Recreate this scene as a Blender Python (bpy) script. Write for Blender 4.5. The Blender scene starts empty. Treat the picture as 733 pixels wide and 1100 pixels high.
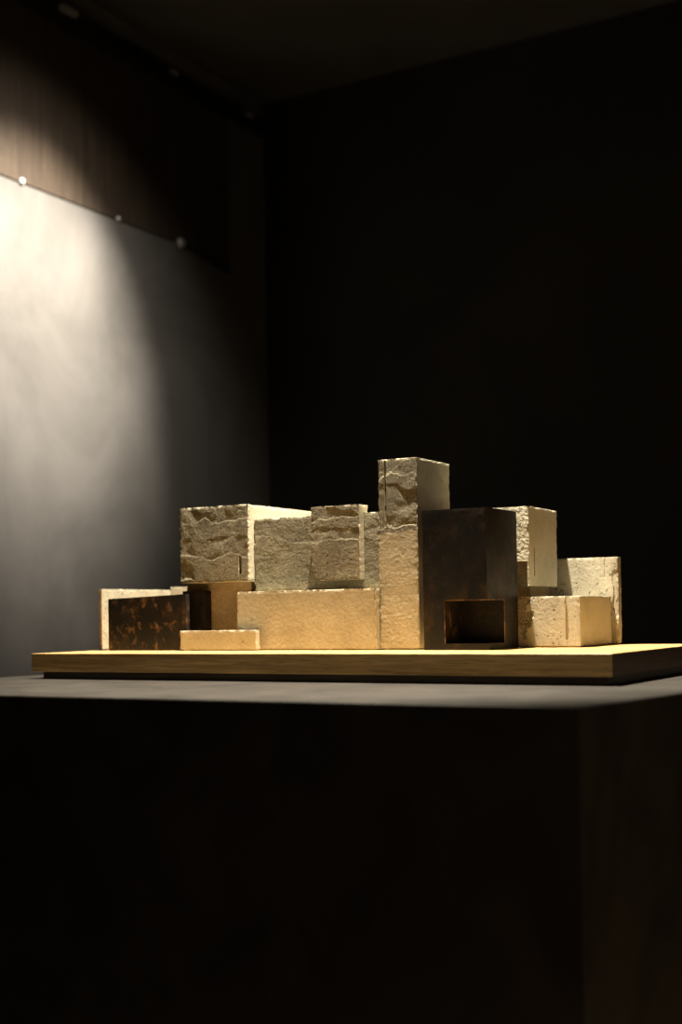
import bpy, math, random
import numpy as np
from mathutils import noise, Vector, Matrix

Z0 = 1.05                      # eye height above the floor; heights below are given from eye level
COL = bpy.context.scene.collection
random.seed(4)

# ------------------------------------------------------------------ materials
def new_mat(name):
    m = bpy.data.materials.new(name); m.use_nodes = True
    nt = m.node_tree; nt.nodes.clear()
    out = nt.nodes.new('ShaderNodeOutputMaterial')
    b = nt.nodes.new('ShaderNodeBsdfPrincipled')
    nt.links.new(b.outputs[0], out.inputs[0])
    tc = nt.nodes.new('ShaderNodeTexCoord')
    return m, nt, b, tc.outputs['Object']

def mapping(nt, co, scale=(1, 1, 1), loc=(0, 0, 0)):
    n = nt.nodes.new('ShaderNodeMapping'); n.inputs['Scale'].default_value = scale
    n.inputs['Location'].default_value = loc
    nt.links.new(co, n.inputs['Vector']); return n.outputs[0]

def noisetex(nt, co, scale, detail=4, rough=0.55, dist=0.0):
    n = nt.nodes.new('ShaderNodeTexNoise'); n.inputs['Scale'].default_value = scale
    n.inputs['Detail'].default_value = detail; n.inputs['Roughness'].default_value = rough
    n.inputs['Distortion'].default_value = dist
    nt.links.new(co, n.inputs['Vector']); return n.outputs['Fac']

def ramp(nt, fac, stops):
    n = nt.nodes.new('ShaderNodeValToRGB'); e = n.color_ramp.elements
    while len(e) < len(stops): e.new(0.5)
    for i, (p, c) in enumerate(stops):
        e[i].position = p
        e[i].color = (c[0], c[1], c[2], 1) if hasattr(c, '__len__') else (c, c, c, 1)
    nt.links.new(fac, n.inputs[0]); return n.outputs[0]

def mix(nt, fac, a, b, mode='MIX'):
    n = nt.nodes.new('ShaderNodeMix'); n.data_type = 'RGBA'; n.blend_type = mode
    for sock, v in ((n.inputs[0], fac), (n.inputs[6], a), (n.inputs[7], b)):
        if hasattr(v, 'links'): nt.links.new(v, sock)
        elif hasattr(v, '__len__'): sock.default_value = (v[0], v[1], v[2], 1)
        else: sock.default_value = v
    return n.outputs[2]

def bump(nt, b, h, strength, dist):
    n = nt.nodes.new('ShaderNodeBump'); n.inputs['Strength'].default_value = strength
    n.inputs['Distance'].default_value = dist
    nt.links.new(h, n.inputs['Height'])
    prev = b.inputs['Normal'].links[0].from_socket if b.inputs['Normal'].links else None
    if prev: nt.links.new(prev, n.inputs['Normal'])
    nt.links.new(n.outputs[0], b.inputs['Normal'])

def concrete(name, light=(.53, .49, .37), dark=(.38, .34, .25), pit=.36, grain=.5, seed=0.0, rust=None, pit_low=.30, speck=.75):
    m, nt, b, co = new_mat(name)
    co = mapping(nt, co, loc=(seed, seed * 1.7, seed * .6))
    c = mix(nt, ramp(nt, noisetex(nt, co, 22, 5, .6), [(.38, 0.0), (.62, 1.0)]), dark, light)
    fine = noisetex(nt, co, 520, 3, .7)
    c = mix(nt, ramp(nt, fine, [(.38, speck), (.54, 0.0)]), c, (dark[0] * .55, dark[1] * .5, dark[2] * .42))
    pits = noisetex(nt, co, 170, 2, .5)
    c = mix(nt, ramp(nt, pits, [(pit_low - .01, .8), (pit_low + .02, 0.0)]), c, (.05, .03, .015))
    glint = noisetex(nt, mapping(nt, co, loc=(5, 3, 1)), 620, 1, .5)
    c = mix(nt, ramp(nt, glint, [(.62, 0.0), (.72, speck * .7)]), c, tuple(min(.75, v * 1.9) for v in light))
    if rust:
        c = mix(nt, ramp(nt, noisetex(nt, co, 45, 4, .6), [(.46, 0.0), (.60, .8)]), c, rust)
    nt.links.new(c, b.inputs['Base Color'])
    b.inputs['Roughness'].default_value = .8
    b.inputs['Specular IOR Level'].default_value = .25
    bump(nt, b, noisetex(nt, co, 560, 3, .75), grain, .0014)
    bump(nt, b, pits, .35, .002)
    bump(nt, b, noisetex(nt, co, 1100, 2, .6), grain * .8, .0006)
    return m

def patina(name, seed=0.0, rusty=.5):
    m, nt, b, co = new_mat(name)
    co = mapping(nt, co, scale=(1, 1, .8), loc=(seed, seed, seed))
    n1 = noisetex(nt, co, 26, 6, .62, .6)
    n2 = noisetex(nt, co, 60, 5, .65, .3)
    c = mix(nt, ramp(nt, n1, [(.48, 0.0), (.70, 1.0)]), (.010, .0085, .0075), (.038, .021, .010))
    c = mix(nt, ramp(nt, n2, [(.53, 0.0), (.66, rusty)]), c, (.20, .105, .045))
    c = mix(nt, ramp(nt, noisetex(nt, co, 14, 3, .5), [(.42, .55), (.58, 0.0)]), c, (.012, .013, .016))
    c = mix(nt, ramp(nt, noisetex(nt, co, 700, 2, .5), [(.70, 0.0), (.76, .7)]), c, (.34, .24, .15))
    nt.links.new(c, b.inputs['Base Color'])
    b.inputs['Metallic'].default_value = .15; b.inputs['Specular IOR Level'].default_value = .3
    nt.links.new(ramp(nt, n2, [(.3, .38), (.7, .62)]), b.inputs['Roughness'])
    bump(nt, b, n2, .25, .0008)
    bump(nt, b, noisetex(nt, co, 500, 2, .5), .15, .0005)
    return m

def wood(name, light, dark, grain_dir=0, rough=.45, fine=1.0, contrast=(.36, .64)):
    m, nt, b, co = new_mat(name)
    s = [90, 90, 90]; s[grain_dir] = 4
    g = noisetex(nt, mapping(nt, co, tuple(s)), 1.0, 5, .6, .8)
    s2 = [600, 600, 600]; s2[grain_dir] = 25
    f = noisetex(nt, mapping(nt, co, tuple(s2)), 1.0, 2, .5)
    c = mix(nt, ramp(nt, g, [(contrast[0], 0.0), (contrast[1], 1.0)]), dark, light)
    c = mix(nt, ramp(nt, f, [(.30, .55 * fine), (.50, 0.0)]), c, tuple(v * .45 for v in dark))
    nt.links.new(c, b.inputs['Base Color'])
    b.inputs['Roughness'].default_value = rough
    b.inputs['Specular IOR Level'].default_value = .3
    bump(nt, b, f, .15, .0004)
    return m

def plaster(name, a, c2, scale=3.0, rough=.7, bscale=14, bstr=.15):
    m, nt, b, co = new_mat(name)
    n1 = noisetex(nt, mapping(nt, co, (1, 1, .8)), scale, 7, .62, .8)
    c = mix(nt, ramp(nt, n1, [(.36, 0.0), (.64, 1.0)]), a, c2)
    nt.links.new(c, b.inputs['Base Color'])
    b.inputs['Roughness'].default_value = rough
    b.inputs['Specular IOR Level'].default_value = .3
    bump(nt, b, noisetex(nt, co, bscale, 6, .6), bstr, .01)
    return m

M = {}
M['raw'] = concrete('rough_cast_concrete', light=(.33, .295, .205), dark=(.20, .175, .115), grain=1.0, speck=.95)
M['raw3'] = concrete('rough_speckled_concrete', light=(.33, .30, .21), dark=(.23, .205, .14), grain=.8, seed=6.1)
M['raw2'] = concrete('pale_cast_concrete_pitted', speck=.4, grain=.4, seed=3.1, pit_low=.33)
M['smooth'] = concrete('smooth_cast_concrete', light=(.55, .51, .39), dark=(.46, .42, .31), speck=.3, grain=.22, seed=5.2, pit_low=.25)
M['flaky'] = concrete('flaked_concrete', light=(.53, .47, .34), dark=(.44, .38, .26), speck=.3, grain=.22, seed=7.7, pit_low=.25)
M['brown'] = concrete('brown_stained_concrete', light=(.52, .40, .26), dark=(.38, .29, .18), grain=.2, seed=9.0, pit_low=.25)
M['redslab'] = concrete('rust_edged_concrete', grain=.3, seed=1.3)
M['rustedge'] = concrete('rust_stained_edge', light=(.42, .27, .15), dark=(.26, .14, .07), grain=.6, seed=2.3)
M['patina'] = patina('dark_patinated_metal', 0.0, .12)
M['patina2'] = patina('rust_mottled_metal', 4.3, .8)
M['shadow_fill'] = patina('dark_shadow_fill', 8.3, .1)
M['oak'] = wood('oiled_oak', (.82, .545, .235), (.50, .30, .105))
M['oak_end'] = wood('oak_end_grain', (.13, .078, .036), (.085, .05, .025), grain_dir=1)
M['base'] = wood('dark_recessed_timber', (.075, .055, .035), (.045, .033, .022))
M['plinth'] = plaster('dark_microcement', (.028, .0245, .021), (.054, .047, .040), scale=9, rough=.62, bscale=60, bstr=.12)
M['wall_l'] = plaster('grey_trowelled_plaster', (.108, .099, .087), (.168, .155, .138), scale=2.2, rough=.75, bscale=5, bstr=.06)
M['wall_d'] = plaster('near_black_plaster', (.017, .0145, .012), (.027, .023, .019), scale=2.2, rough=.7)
M['ceil'] = plaster('dark_ceiling_paint', (.075, .068, .052), (.10, .09, .07), scale=3)
M['floor'] = plaster('dark_floor', (.26, .20, .13), (.32, .245, .16), scale=2)
M['panel'] = wood('dark_veneer', (.085, .062, .042), (.045, .032, .022), grain_dir=2, rough=.5, contrast=(.30, .70))
m, nt, b, co = new_mat('black_painted_metal'); b.inputs['Base Color'].default_value = (.012, .011, .010, 1); b.inputs['Roughness'].default_value = .5
nt.links.new(mix(nt, noisetex(nt, co, 30), (.010, .009, .008), (.016, .015, .013)), b.inputs['Base Color']); M['black'] = m
m, nt, b, co = new_mat('brushed_steel'); b.inputs['Metallic'].default_value = 1; b.inputs['Roughness'].default_value = .28
nt.links.new(mix(nt, noisetex(nt, co, 200), (.55, .53, .50), (.75, .72, .68)), b.inputs['Base Color']); M['steel'] = m

m, nt, b, co = new_mat('bronze_edge_highlight'); b.inputs['Metallic'].default_value = .7; b.inputs['Roughness'].default_value = .4
nt.links.new(mix(nt, ramp(nt, noisetex(nt, co, 90), [(.42, 0.0), (.6, 1.0)]), (.12, .06, .02), (.50, .29, .11)), b.inputs['Base Color']); M['bronze'] = m
# ------------------------------------------------------------------ helpers
def tag(o, label=None, cat=None, group=None, kind=None):
    if label: o['label'] = label
    if cat: o['category'] = cat
    if group: o['group'] = group
    if kind: o['kind'] = kind
    return o

def link_mesh(name, verts, faces, mats, parent=None, fmat=None, origin=(0, 0, 0), smooth=False):
    me = bpy.data.meshes.new(name); me.from_pydata([tuple(v) for v in verts], [], faces)
    for mm in (mats if isinstance(mats, list) else [mats]): me.materials.append(mm)
    if fmat is not None: me.polygons.foreach_set('material_index', fmat)
    if smooth: me.polygons.foreach_set('use_smooth', [True] * len(me.polygons))
    me.update()
    o = bpy.data.objects.new(name, me); COL.objects.link(o); o.location = origin
    if parent: o.parent = parent
    return o

def lines(a, b, res, cuts=()):
    pts = sorted(set([a, b] + [c for c in cuts if a < c < b]))
    out = [a]
    for p, q in zip(pts, pts[1:]):
        n = max(1, int(round((q - p) / res)))
        out += [p + (q - p) * k / n for k in range(1, n + 1)]
    return np.array(out)

def block(name, x, y, z, mat, label, cat, res=.0014, yres=.004, cut=(), disp=None, foot=True, warp=None,
          side=None, fmats=None, kind=None):
    """A cast block: a cell-carved solid (cut = boxes removed) whose skin is displaced by disp(p, n, e)."""
    cut = list(cut)
    if foot:
        f = .004; zt = z[0] + .0022          # undercut along the bottom arris, the dark shadow joint
        cut += [(x[0], x[0] + f, y[0], y[1], z[0], zt), (x[1] - f, x[1], y[0], y[1], z[0], zt),
                (x[0], x[1], y[0], y[0] + f, z[0], zt)]
    def cs(k): return [c[2 * k] for c in cut] + [c[2 * k + 1] for c in cut]
    xs = lines(x[0], x[1], res, cs(0)); ys = lines(y[0], y[1], yres, cs(1)); zs = lines(z[0], z[1], res, cs(2))
    nx, ny, nz = len(xs) - 1, len(ys) - 1, len(zs) - 1
    mx, my, mz = (xs[1:] + xs[:-1]) / 2, (ys[1:] + ys[:-1]) / 2, (zs[1:] + zs[:-1]) / 2
    occ = np.zeros((nx + 2, ny + 2, nz + 2), bool); occ[1:-1, 1:-1, 1:-1] = True
    for c in cut:
        ix = np.where((mx > c[0]) & (mx < c[1]))[0] + 1; iy = np.where((my > c[2]) & (my < c[3]))[0] + 1
        iz = np.where((mz > c[4]) & (mz < c[5]))[0] + 1
        occ[np.ix_(ix, iy, iz)] = False
    vid = {}; verts = []; nrm = []; faces = []; fm = []
    def v(i, j, k, n):
        key = (i, j, k)
        if key not in vid:
            vid[key] = len(verts); verts.append([xs[i], ys[j], zs[k]]); nrm.append([0, 0, 0])
        q = vid[key]; nn = nrm[q]
        nn[0] += n[0]; nn[1] += n[1]; nn[2] += n[2]
        return q
    for ax in range(3):
        d = np.diff(occ.astype(np.int8), axis=ax)
        for i, j, k in np.argwhere(d != 0):
            s = -d[i, j, k]                      # +1: outward along +ax
            n = [0, 0, 0]; n[ax] = s
            i, j, k = int(i), int(j), int(k)
            if ax == 0: q = [(i, j - 1, k - 1), (i, j, k - 1), (i, j, k), (i, j - 1, k)]
            elif ax == 1: q = [(i - 1, j, k - 1), (i - 1, j, k), (i, j, k), (i, j, k - 1)]
            else: q = [(i - 1, j - 1, k), (i, j - 1, k), (i, j, k), (i - 1, j, k)]
            if s < 0: q = q[::-1]
            faces.append([v(*t, n) for t in q])
            if fmats: fm.append(fmats((ax, int(s)), xs[min(i, nx)], ys[min(j, ny)], zs[min(k, nz)]) if callable(fmats) else fmats.get((ax, int(s)), 0))
    if disp:
        for p, n in zip(verts, nrm):
            sx, sy, sz = (float(np.sign(t)) for t in n)
            ex = min(p[0] - x[0], x[1] - p[0]); ey = min(p[1] - y[0], y[1] - p[1]); ez = min(p[2] - z[0], z[1] - p[2])
            dx, dy, dz = disp(Vector(p), sx, sy, sz, ex, ey, ez)
            p[0] -= sx * dx; p[1] -= sy * dy; p[2] -= sz * dz
    if warp:
        for p in verts: warp(p)
    ox, oy, oz = (x[0] + x[1]) / 2, (y[0] + y[1]) / 2, z[0]
    vv = [(p[0] - ox, p[1] - oy, p[2] - oz) for p in verts]
    mats = mat if isinstance(mat, list) else [mat]
    o = link_mesh(name, vv, faces, mats, fmat=fm if fmats else None, origin=(ox, oy, oz + Z0))
    return tag(o, label, cat, kind=kind)

def fb(p, s, o=0.0, n=3):
    return noise.fractal(Vector((p[0] * s + o, p[1] * s + o * 1.3, p[2] * s - o)), 1.0, 2.0, n)

def boxm(x0, x1, y0, y1, z0, z1, org):
    vs = [(x - org[0], y - org[1], z - org[2]) for z in (z0, z1) for x, y in ((x0, y0), (x1, y0), (x1, y1), (x0, y1))]
    fs = [[3, 2, 1, 0], [4, 5, 6, 7], [0, 1, 5, 4], [1, 2, 6, 5], [2, 3, 7, 6], [3, 0, 4, 7]]
    return vs, fs
def rough(front=.0010, other=.0003, chip=.0016, terr=(), side=None, seed=0.0, patches=()):
    """Inward displacement: broken front face, chipped arrises, ledges where a skin of concrete tore off."""
    side = other if side is None else side
    def f(p, sx, sy, sz, ex, ey, ez):
        dx = dy = dz = 0.0
        a = fb(p, 55, seed); h = fb(p, 260, seed + 5, 3)
        cn = max(0.0, noise.noise(Vector((p.x * 140 + seed, p.y * 140, p.z * 140))) * 1.1 + .25)
        cn2 = max(0.0, noise.noise(Vector((p.x * 420 + seed, p.y * 420, p.z * 420))) * .8 + .3)
        cc = chip * (cn * .75 + cn2 * .35)
        if sy < 0:
            dy = front * (.45 + .20 * a + .12 * h + .14 * fb(p, 120, seed + 31, 2) * max(0.0, .3 + 1.5 * fb(p, 20, seed + 41, 2)))
            for zt, dep, jit, wob in terr:
                zl = zt + jit * fb(p, wob, seed + 9, 3)
                t = (p.z - zl) / .0018
                w = min(1.0, max(0.25, .7 + 1.6 * fb(p, 26, seed + 21, 2)))
                dy += dep * w * min(1.0, max(0.0, t)) * (.42 if dep > 0 else .35)
            for (x0, x1, z0, z1, dep) in patches:
                cx, cz, hx, hz = (x0 + x1) / 2, (z0 + z1) / 2, (x1 - x0) / 2, (z1 - z0) / 2
                r = max(abs(p.x - cx) / hx, abs(p.z - cz) / hz) + .45 * fb(p, 60, seed + 3)
                dy += dep * min(1.0, max(0.0, (1 - r) * 5))
            dy = max(-.0012, dy)
        elif sy > 0: dy = other * (.5 + .5 * h)
        if sx: dx = side * (.5 + .6 * a + .5 * h)
        if sz: dz = other * (.5 + .6 * a + .5 * h)
        rr = .0035
        # chipping: vertices near an arris are pulled into the body on both faces
        e = [ex if not sx else 0, ey if not sy else 0, ez if not sz else 0]
        near = sorted([ex, ey, ez])[1]
        if near < rr:
            k = (1 - near / rr)
            if sx: dx += cc * k
            if sy: dy += cc * k
            if sz: dz += cc * k * .6
        return dx, dy, dz
    return f

def fine(a=.0002, chip=.0004, seed=0.0):
    return rough(front=a, other=a, chip=chip, seed=seed)

# ------------------------------------------------------------------ board
GAP = -.055       # top of the oak board, below eye level
bx0, bx1, by0, by1 = -1.532, -.5395, 1.626, 2.078
bz1, bz0 = GAP, -.0852
def bevel_slab(name, x0, x1, y0, y1, z0, z1, bv, mats, parent=None, endmat=False, origin=(0, 0, 0)):
    rings = []
    for z, i in ((z0, bv), (z0 + bv, 0), (z1 - bv, 0), (z1, bv)):
        rings.append([(x0 + i, y0 + i, z), (x1 - i, y0 + i, z), (x1 - i, y1 - i, z), (x0 + i, y1 - i, z)])
    vs = [tuple(a - b for a, b in zip(p, origin)) for r in rings for p in r]
    fs, fm = [], []
    for r in range(3):
        for k in range(4):
            fs.append([r * 4 + k, r * 4 + (k + 1) % 4, r * 4 + 4 + (k + 1) % 4, r * 4 + 4 + k])
            fm.append(1 if (endmat and k in (1, 3)) else 0)
    fs += [[3, 2, 1, 0], [12, 13, 14, 15]]; fm += [0, 0]
    return link_mesh(name, vs, fs, mats, parent, fm if endmat else None)

board = bpy.data.objects.new('display_board', None); COL.objects.link(board)
oc = ((bx0 + bx1) / 2, (by0 + by1) / 2, -.097)
board.location = (oc[0], oc[1], oc[2] + Z0)
tag(board, 'thick oak display board on a dark recessed base, resting on the dark plinth', 'display board')
ob = bevel_slab('board_top', bx0, bx1, by0, by1, bz0, bz1, .0008, [M['oak'], M['oak_end']], board, True, oc)
rb = bevel_slab('recessed_base', bx0 + .020, bx1 - .008, by0 + .006, by1 - .02, -.097, bz0 + .0001, .0004, M['base'], board, origin=oc)
tag(rb, 'dark recessed base under the oak')

# ------------------------------------------------------------------ plinth (slightly turned against the board)
pz = -.097
P = [(-1.685, 1.262), (-.454, 1.262), (-.318, 2.32), (-1.560, 2.32)]
def plinth():
    bv = .0022; vs = []; n = 4
    cx = sum(p[0] for p in P) / 4; cy = sum(p[1] for p in P) / 4
    for z, s in ((-Z0, 0), (pz - bv, 0), (pz - bv * .4, bv * .3), (pz, bv)):
        for px, py in P:
            ddx, ddy = cx - px, cy - py; vs.append((px + math.copysign(s, ddx) - cx, py + math.copysign(s, ddy) - cy, z + Z0))
    fs = [[r * 4 + k, r * 4 + (k + 1) % 4, r * 4 + 4 + (k + 1) % 4, r * 4 + 4 + k] for r in range(3) for k in range(4)]
    fs += [[3, 2, 1, 0], [12, 13, 14, 15]]
    o = link_mesh('plinth', vs, fs, M['plinth'], origin=(cx, cy, 0))
    tag(o, 'large dark grey rendered plinth carrying the oak board and block model', 'plinth')
plinth()

# ------------------------------------------------------------------ the blocks
B = GAP
block('concrete_block', (-.9629, -.8952), (1.788, 1.9053), (B, .2390), [M['raw'], M['smooth'], M['flaky']],
      'tall pale concrete tower block, highest of the model, slot down its rough face', 'concrete block',
      cut=[(-.9520, -.9488, 1.786, 1.8010, .134, .2368), (-.8960, -.8950, 1.8200, 1.8225, .2080, .2110), (-.8960, -.8950, 1.8750, 1.8775, .2080, .2110)],
      disp=rough(.0008, .0003, .0018, terr=[(.134, .0022, .010, 34), (.196, -.0030, .012, 30), (.212, .0020, .008, 40)], seed=1.0),
      fmats=lambda a, x, y, z: (2 if z < .128 + .006 * fb((x, 0, z), 60, 3) else 0) if a == (1, -1) else 1)
block('concrete_block', (-1.3472, -1.2072), (1.790, 2.025), (.0580, .1850), [M['raw'], M['smooth']],
      'big square concrete block overhanging at upper left, rough cracked face with short slot', 'concrete block',
      cut=[(-1.2270, -1.2215, 1.786, 1.8050, .071, .1010)],
      disp=rough(.0009, .0004, .0028, terr=[(.100, .0020, .018, 14), (.128, -.0012, .012, 26), (.158, .0014, .010, 22)], seed=2.4,
                 patches=[(-1.345, -1.318, .062, .092, .0012)]),
      foot=False, fmats={(0, 1): 1, (2, 1): 1, (2, -1): 1})
block('concrete_block', (-1.2068, -.9715), (1.806, 1.990), (.0405, .1607), [M['raw3'], M['smooth']],
      'wide speckled concrete block set back on the long low block, behind the small raised block', 'concrete block',
      disp=rough(.0012, .0003, .0022, seed=4.2, terr=[(.125, .0008, .012, 22)]), foot=False, fmats={(0, 1): 1, (2, 1): 1})
block('concrete_block', (-1.0868, -.9983), (1.790, 1.8196), (.0550, .1730), [M['raw'], M['smooth']],
      'small upright concrete block hung against the wide speckled block, left of the tower', 'concrete block',
      cut=[(-1.0870, -.9980, 1.8055, 1.8200, .0540, .1610), (-1.0582, -1.0555, 1.789, 1.794, .0930, .0962),
           (-1.0590, -1.0560, 1.789, 1.794, .0805, .0845), (-1.0592, -1.0562, 1.789, 1.794, .0625, .0660)],
      disp=rough(.0009, .0002, .0018, terr=[(.117, .0024, .006, 40), (.137, -.0014, .006, 40), (.152, .0012, .006, 40)], seed=6.6,
                 patches=[]),
      yres=.0025, foot=False, fmats={(0, 1): 1, (2, 1): 1})
block('concrete_block', (-1.2216, -.9637), (1.775, 1.900), (B, .0405), [M['flaky'], M['smooth']],
      'long low golden lit concrete block left of the tower base', 'concrete block',
      disp=rough(.0003, .0002, .0014, seed=8.1), fmats={(0, 1): 1})
block('concrete_block', (-1.3230, -1.1715), (1.755, 1.7668), (B, -.0217), [M['flaky'], M['smooth']],
      'lowest thin flat concrete slab standing at the front left of the model', 'concrete slab', yres=.002,
      disp=rough(.0003, .0002, .0014, seed=9.3), fmats={(2, 1): 1})
block('concrete_block', (-1.3555, -1.2225), (1.820, 1.975), (B, .0580), M['brown'],
      'shaded brownish concrete block directly beneath the big overhanging left block', 'concrete block', res=.003,
      disp=fine(.0003, .0006, 2.2))
block('concrete_slab', (-1.5185, -1.5112), (1.780, 1.979), (B, .0528), [M['redslab'], M['rustedge']],
      'upright pale concrete slab at far left end with rust coloured edge, behind rusty metal block', 'concrete slab', yres=.002,
      disp=rough(.0008, .0003, .0014, seed=3.3), fmats={(1, -1): 1})
block('concrete_block', (-1.5150, -1.3650), (1.981, 2.030), (B, .0580), M['smooth'],
      'pale rear left concrete block, top just showing behind the rusty metal block', 'concrete block', res=.003,
      disp=fine(.0003, .0010, 4.4))
def mwarp(p):
    if p[2] > -.03:
        t = (p[0] + 1.4860) / .1675
        p[2] += (.0345 + .0050 * t - .0370) * (p[2] + .03) / .067
block('metal_block', (-1.4860, -1.3185), (1.7670, 1.7768), (B, .0370), M['patina2'],
      'low wide metal block mottled black and rust, at the front left', 'metal block', yres=.003, res=.003,
      disp=fine(.00012, .0003, 1.2), warp=mwarp, foot=False)
block('metal_block', (-1.3500, -1.3040), (1.8000, 1.8195), (B, .0452), M['shadow_fill'],  # dark block added where a soft shadow darkens the brown block
      'narrow dark stand-in for a soft shadow right of the rusty metal block, under the overhang', 'metal block', yres=.003, res=.003,
      disp=fine(.00012, .0003, 1.9), foot=False,
      cut=[])
# tall metal block, corner niche cut out of its front right foot
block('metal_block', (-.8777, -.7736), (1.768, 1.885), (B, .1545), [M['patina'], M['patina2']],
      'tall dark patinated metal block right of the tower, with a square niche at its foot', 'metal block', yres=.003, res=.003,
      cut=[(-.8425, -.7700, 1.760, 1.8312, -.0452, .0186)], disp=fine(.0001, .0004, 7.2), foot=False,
      fmats=lambda a, x, y, z: int(-.05 < z < .0190 and a[0] == 0 and abs(x + .8425) < .001))  # niche's left wall: its warm orange light put into a rustier colour
tall = bpy.data.objects['metal_block.002']
ev, ef = [], []  # thin strips added for the bright highlights along the niche edges
for (x0, x1, y0, y1, z0, z1) in ((-.8425, -.7732, 1.7674, 1.7684, .0184, .0194), (-.8431, -.8421, 1.7674, 1.7684, -.0452, .0184),
                                 (-.7738, -.7731, 1.7684, 1.8312, .0184, .0194), (-.7738, -.7731, 1.8305, 1.8318, -.0452, .0184)):
    a, b_ = boxm(x0, x1, y0, y1, z0, z1, (tall.location[0], tall.location[1], tall.location[2] - Z0))
    ef += [[q + len(ev) for q in f] for f in b_]; ev += a
rim = link_mesh('niche_edge_highlight', ev, ef, M['bronze'], tall); tag(rim, 'bronze coloured strips standing in for highlights on the niche edge')
# right-hand group
block('concrete_block', (-.7800, -.6758), (1.890, 2.0385), (B, .0233), [M['raw2'], M['smooth'], M['raw']],
      'low concrete block at the right of the metal block, with a thin vertical groove', 'concrete block',
      cut=[(-.6990, -.6935, 1.885, 1.8925, -.0430, .0240)],
      disp=rough(.0005, .0003, .0014, seed=12.1, patches=[(-.784, -.752, -.018, .026, .0022)]),
      fmats=lambda a, x, y, z: 1 if a == (0, 1) else (2 if a == (1, -1) and x < -.756 + .02 * fb((x, 0, z), 60, 3) and z > -.028 + .02 * fb((x, 0, z), 80, 5) else 0))
block('concrete_block', (-.8500, -.7603), (1.900, 2.0250), (.0395, .1638), [M['raw2'], M['smooth']],
      'tall concrete block raised behind the metal block, crumbled rough face and smooth side', 'concrete block',
      cut=[(-.8510, -.7640, 1.895, 1.950, .0390, .0790), (-.7617, -.7600, 1.9200, 1.9235, .0560, .1000)], yres=.002,
      disp=rough(.0034, .0003, .0030, seed=14.0), foot=False, fmats={(0, 1): 1, (2, 1): 1})
block('concrete_block', (-.8600, -.7810), (1.955, 2.0395), (B, .0395), M['brown'],
      'shaded concrete block beneath the crumbled raised block, behind the grooved block', 'concrete block', res=.003,
      disp=fine(.0003, .0008, 3.8))
block('concrete_block', (-.8300, -.6650), (2.0400, 2.0580), (B, .0862), [M['raw2'], M['smooth']],
      'thin upright concrete slab at the rear right end, pitted and cracked along its edge', 'concrete slab', yres=.002,
      disp=rough(.0006, .0003, .0022, seed=16.0, patches=[(-.674, -.663, -.02, .066, .0018), (-.688, -.6855, .050, .084, .0010)]))

# ------------------------------------------------------------------ the room
def quadwall(name, pts, mat):
    # a slab: pts is the inner face (4 corners), thickened outward
    a, b_, c, d = [Vector(p) for p in pts]
    n = (b_ - a).cross(c - a).normalized() * -.12
    vs = [a, b_, c, d, a + n, b_ + n, c + n, d + n]
    fs = [[0, 1, 2, 3], [7, 6, 5, 4], [4, 5, 1, 0], [5, 6, 2, 1], [6, 7, 3, 2], [7, 4, 0, 3]]
    o = link_mesh(name, vs, fs, mat); tag(o, kind='structure'); return o
XL, XR, YB, YF, ZT = -2.425, 2.0, 3.73, -1.6, 1.732 + Z0
quadwall('floor', [(XL, YF, 0), (XR, YF, 0), (XR, YB, 0), (XL, YB, 0)], M['floor'])
quadwall('ceiling', [(XL, YB, ZT), (XR, YB, ZT), (XR, YF, ZT), (XL, YF, ZT)], M['ceil'])
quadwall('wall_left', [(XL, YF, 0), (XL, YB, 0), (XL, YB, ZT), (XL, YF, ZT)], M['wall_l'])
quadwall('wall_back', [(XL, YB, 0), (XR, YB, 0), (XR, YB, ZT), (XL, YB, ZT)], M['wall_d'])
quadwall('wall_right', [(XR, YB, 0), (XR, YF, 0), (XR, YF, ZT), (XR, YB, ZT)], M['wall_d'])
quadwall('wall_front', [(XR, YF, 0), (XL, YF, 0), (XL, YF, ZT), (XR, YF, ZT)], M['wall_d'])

# veneer panel over the upper part of the left wall, ends short of the corner
zb, ztp = 1.145 + Z0, 1.615 + Z0
org = (XL, 2.0, zb)
vs, fs = boxm(XL, XL + .005, .2, 3.505, zb, ztp, org)
pan = link_mesh('wall_panel', vs, fs, M['panel'], origin=org)
tag(pan, 'dark brown veneer panel across the upper left wall, lit along its lower edge', 'wall panel')
# added black tapered strip, draws the shadow gap under the panel's far end
tv = [(0, 0, 0), (.009, 0, 0), (0, .245, 0), (.009, .245, 0), (0, .245, -.034), (.009, .245, -.034), (0, 0, -.003), (.009, 0, -.003)]
tf = [[0, 1, 3, 2], [6, 4, 5, 7], [2, 3, 5, 4], [0, 6, 7, 1], [1, 7, 5, 3], [0, 2, 4, 6]]
tr = link_mesh('shadow_gap_strip', tv, tf, M['black'], origin=(XL, 3.26, zb)); tag(tr, kind='structure')
# black ceiling rail above it
org = (XL, 2.0, ztp)
vs, fs = boxm(XL, -2.40, -.2, 3.72, ztp + .0005, ztp + .045, org)
rail = link_mesh('trim_1', vs, fs, M['black'], origin=org); tag(rail, kind='structure')

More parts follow.
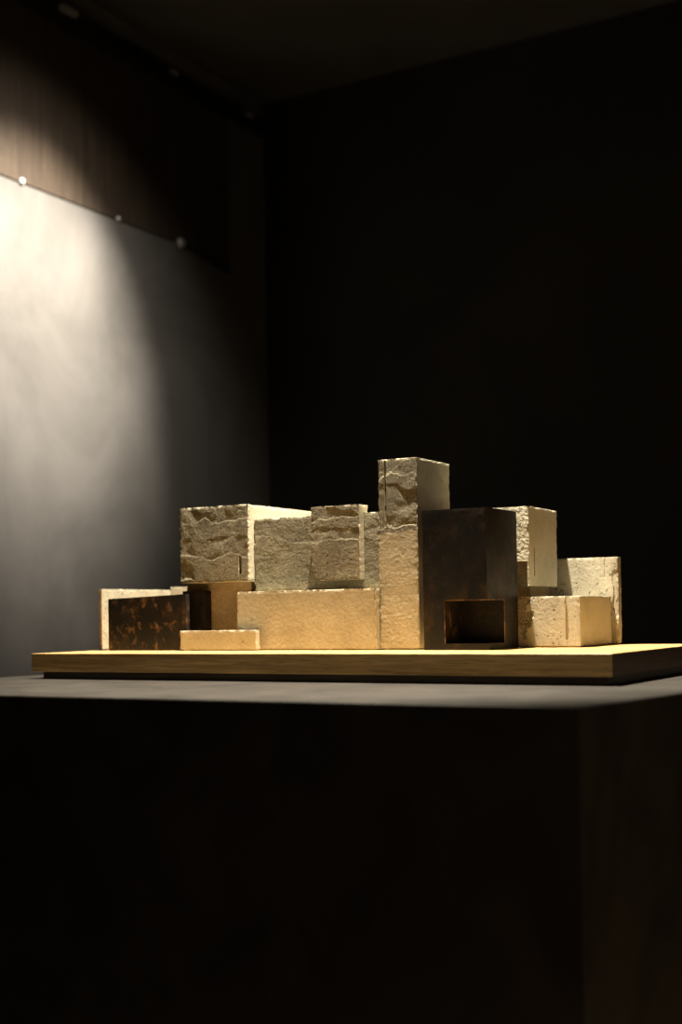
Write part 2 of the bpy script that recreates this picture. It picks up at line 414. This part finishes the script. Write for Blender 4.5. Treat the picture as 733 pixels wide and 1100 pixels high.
def stud_mesh(r, h, seg=20):
    vs, fs = [], []
    prof = [(r, 0), (r, h * .35), (r * .8, h * .75), (r * .4, h * .97), (0.0, h)]
    for rr, hh in prof[:-1]:
        for k in range(seg):
            a = 2 * math.pi * k / seg; vs.append((hh, rr * math.cos(a), rr * math.sin(a)))
    vs.append((h, 0, 0)); vs.append((0, 0, 0))
    L = len(prof) - 1
    for i in range(L - 1):
        for k in range(seg):
            fs.append([i * seg + k, i * seg + (k + 1) % seg, (i + 1) * seg + (k + 1) % seg, (i + 1) * seg + k])
    for k in range(seg):
        fs.append([(L - 1) * seg + k, (L - 1) * seg + (k + 1) % seg, L * seg])
        fs.append([(k + 1) % seg, k, L * seg + 1])
    return vs, fs
sv, sf = stud_mesh(.011, .010)
M['steel'].node_tree.nodes['Principled BSDF'].inputs['Metallic'].default_value = .4
M['steel'].node_tree.nodes['Principled BSDF'].inputs['Roughness'].default_value = .4
where = ['leftmost', 'middle', 'rightmost']
st = None
for (yy, w) in zip((2.5625, 2.951, 3.244), where):
    if st is None:
        st = link_mesh('fixing_stud', sv, sf, M['steel'], smooth=True); o = st
    else:
        o = st.copy(); COL.objects.link(o)
    o.scale = {'leftmost': (.8,) * 3, 'middle': (.75,) * 3, 'rightmost': (1.5,) * 3}[w]
    o.location = (XL + .0035, yy, 1.147 + Z0)
    tag(o, 'round steel stud on the veneer panel edge, ' + w + ' of three', 'stud', 'steel studs along the panel edge')

bvs, bfs = boxm(0, .018, -.030, .030, -.007, .007, (0, 0, 0))
br = None
for (yy, w) in zip((2.722, 3.195, 3.599), ['leftmost', 'middle', 'rightmost and faintest']):
    if br is None:
        br = link_mesh('rail_bracket', bvs, bfs, M['steel']); o = br
    else:
        o = br.copy(); COL.objects.link(o)
    o.scale = (1, 1, 1) if w == 'leftmost' else (.6, .55, .6)
    o.location = (-2.3999, yy, 1.648 + Z0)
    tag(o, 'small steel clip on the black rail under the ceiling, ' + w + ' of the three', 'clip', 'steel clips on the ceiling rail')

# ------------------------------------------------------------------ lights: two spotlights of the room, plus added unseen fills
def spot(name, loc, target, power, angle, blend, radius, color):
    l = bpy.data.lights.new(name, 'SPOT'); l.energy = power; l.spot_size = math.radians(angle); l.spot_blend = blend
    l.shadow_soft_size = radius; l.color = color
    o = bpy.data.objects.new(name, l); COL.objects.link(o)
    o.location = (loc[0], loc[1], loc[2] + Z0)
    d = Vector((target[0] - loc[0], target[1] - loc[1], target[2] - loc[2]))
    o.rotation_euler = d.to_track_quat('-Z', 'Y').to_euler(); return o
WARM = (1.0, .89, .70)
spot('model_spotlight', (-.925, 1.733, 1.30), (-.98, 1.83, 0.0), 370, 62, .6, .012, WARM)
spot('wall_spotlight', (-1.62, 2.47, 1.58), (-2.45, 2.60, .80), 400, 50, 1.0, .03, (1.0, .93, .83))
spot('wall_spotlight_spill', (-1.62, 2.47, 1.58), (-2.45, 2.60, .60), 34, 88, 1.0, .03, (1.0, .93, .83))

al = bpy.data.lights.new('ambient_fill_light', 'AREA'); al.shape = 'DISK'; al.size = .35; al.energy = 5.0; al.color = (1.0, .82, .60)  # unseen fill added to lift the back wall and plinth sides
ao = bpy.data.objects.new('ambient_fill_light', al); COL.objects.link(ao); ao.location = (1.5, -.1, 1.70 + Z0)
spot('floor_bounce_fill', (.62, .95, 1.66), (.62, .95, -1.0), 420, 58, 1.0, .04, (1.0, .80, .58))  # unseen light added so the floor bounces light onto the plinth sides
w = bpy.data.worlds.new('World'); bpy.context.scene.world = w; w.use_nodes = True
w.node_tree.nodes['Background'].inputs[0].default_value = (1, .9, .75, 1)
w.node_tree.nodes['Background'].inputs[1].default_value = .0

# ------------------------------------------------------------------ camera
cam = bpy.data.cameras.new('camera'); co_ = bpy.data.objects.new('camera', cam); COL.objects.link(co_)
cam.sensor_fit = 'VERTICAL'; cam.sensor_height = 36; cam.sensor_width = 24
cam.lens = 1410 / 1100 * 36; cam.shift_y = (660.7 - 550) / 1100
cam.clip_start = .05
R = Vector((.8660, .5, 0)); F = Vector((-.5, .8660, 0)); U = Vector((0, 0, 1))
s, c = math.sin(.01688), math.cos(.01688)
rx = R * c - U * s; uy = U * c + R * s; bk = -F
co_.matrix_world = Matrix(((rx.x, uy.x, bk.x, 0), (rx.y, uy.y, bk.y, 0), (rx.z, uy.z, bk.z, Z0), (0, 0, 0, 1)))
cam.dof.use_dof = True; cam.dof.focus_distance = 2.02; cam.dof.aperture_fstop = 2.8
sc = bpy.context.scene; sc.camera = co_
sc.view_settings.view_transform = 'Standard'; sc.view_settings.look = 'None'
sc.view_settings.exposure = 0; sc.view_settings.gamma = 1; sc.view_settings.use_curve_mapping = False
sc.cycles.max_bounces = 8; sc.cycles.diffuse_bounces = 5
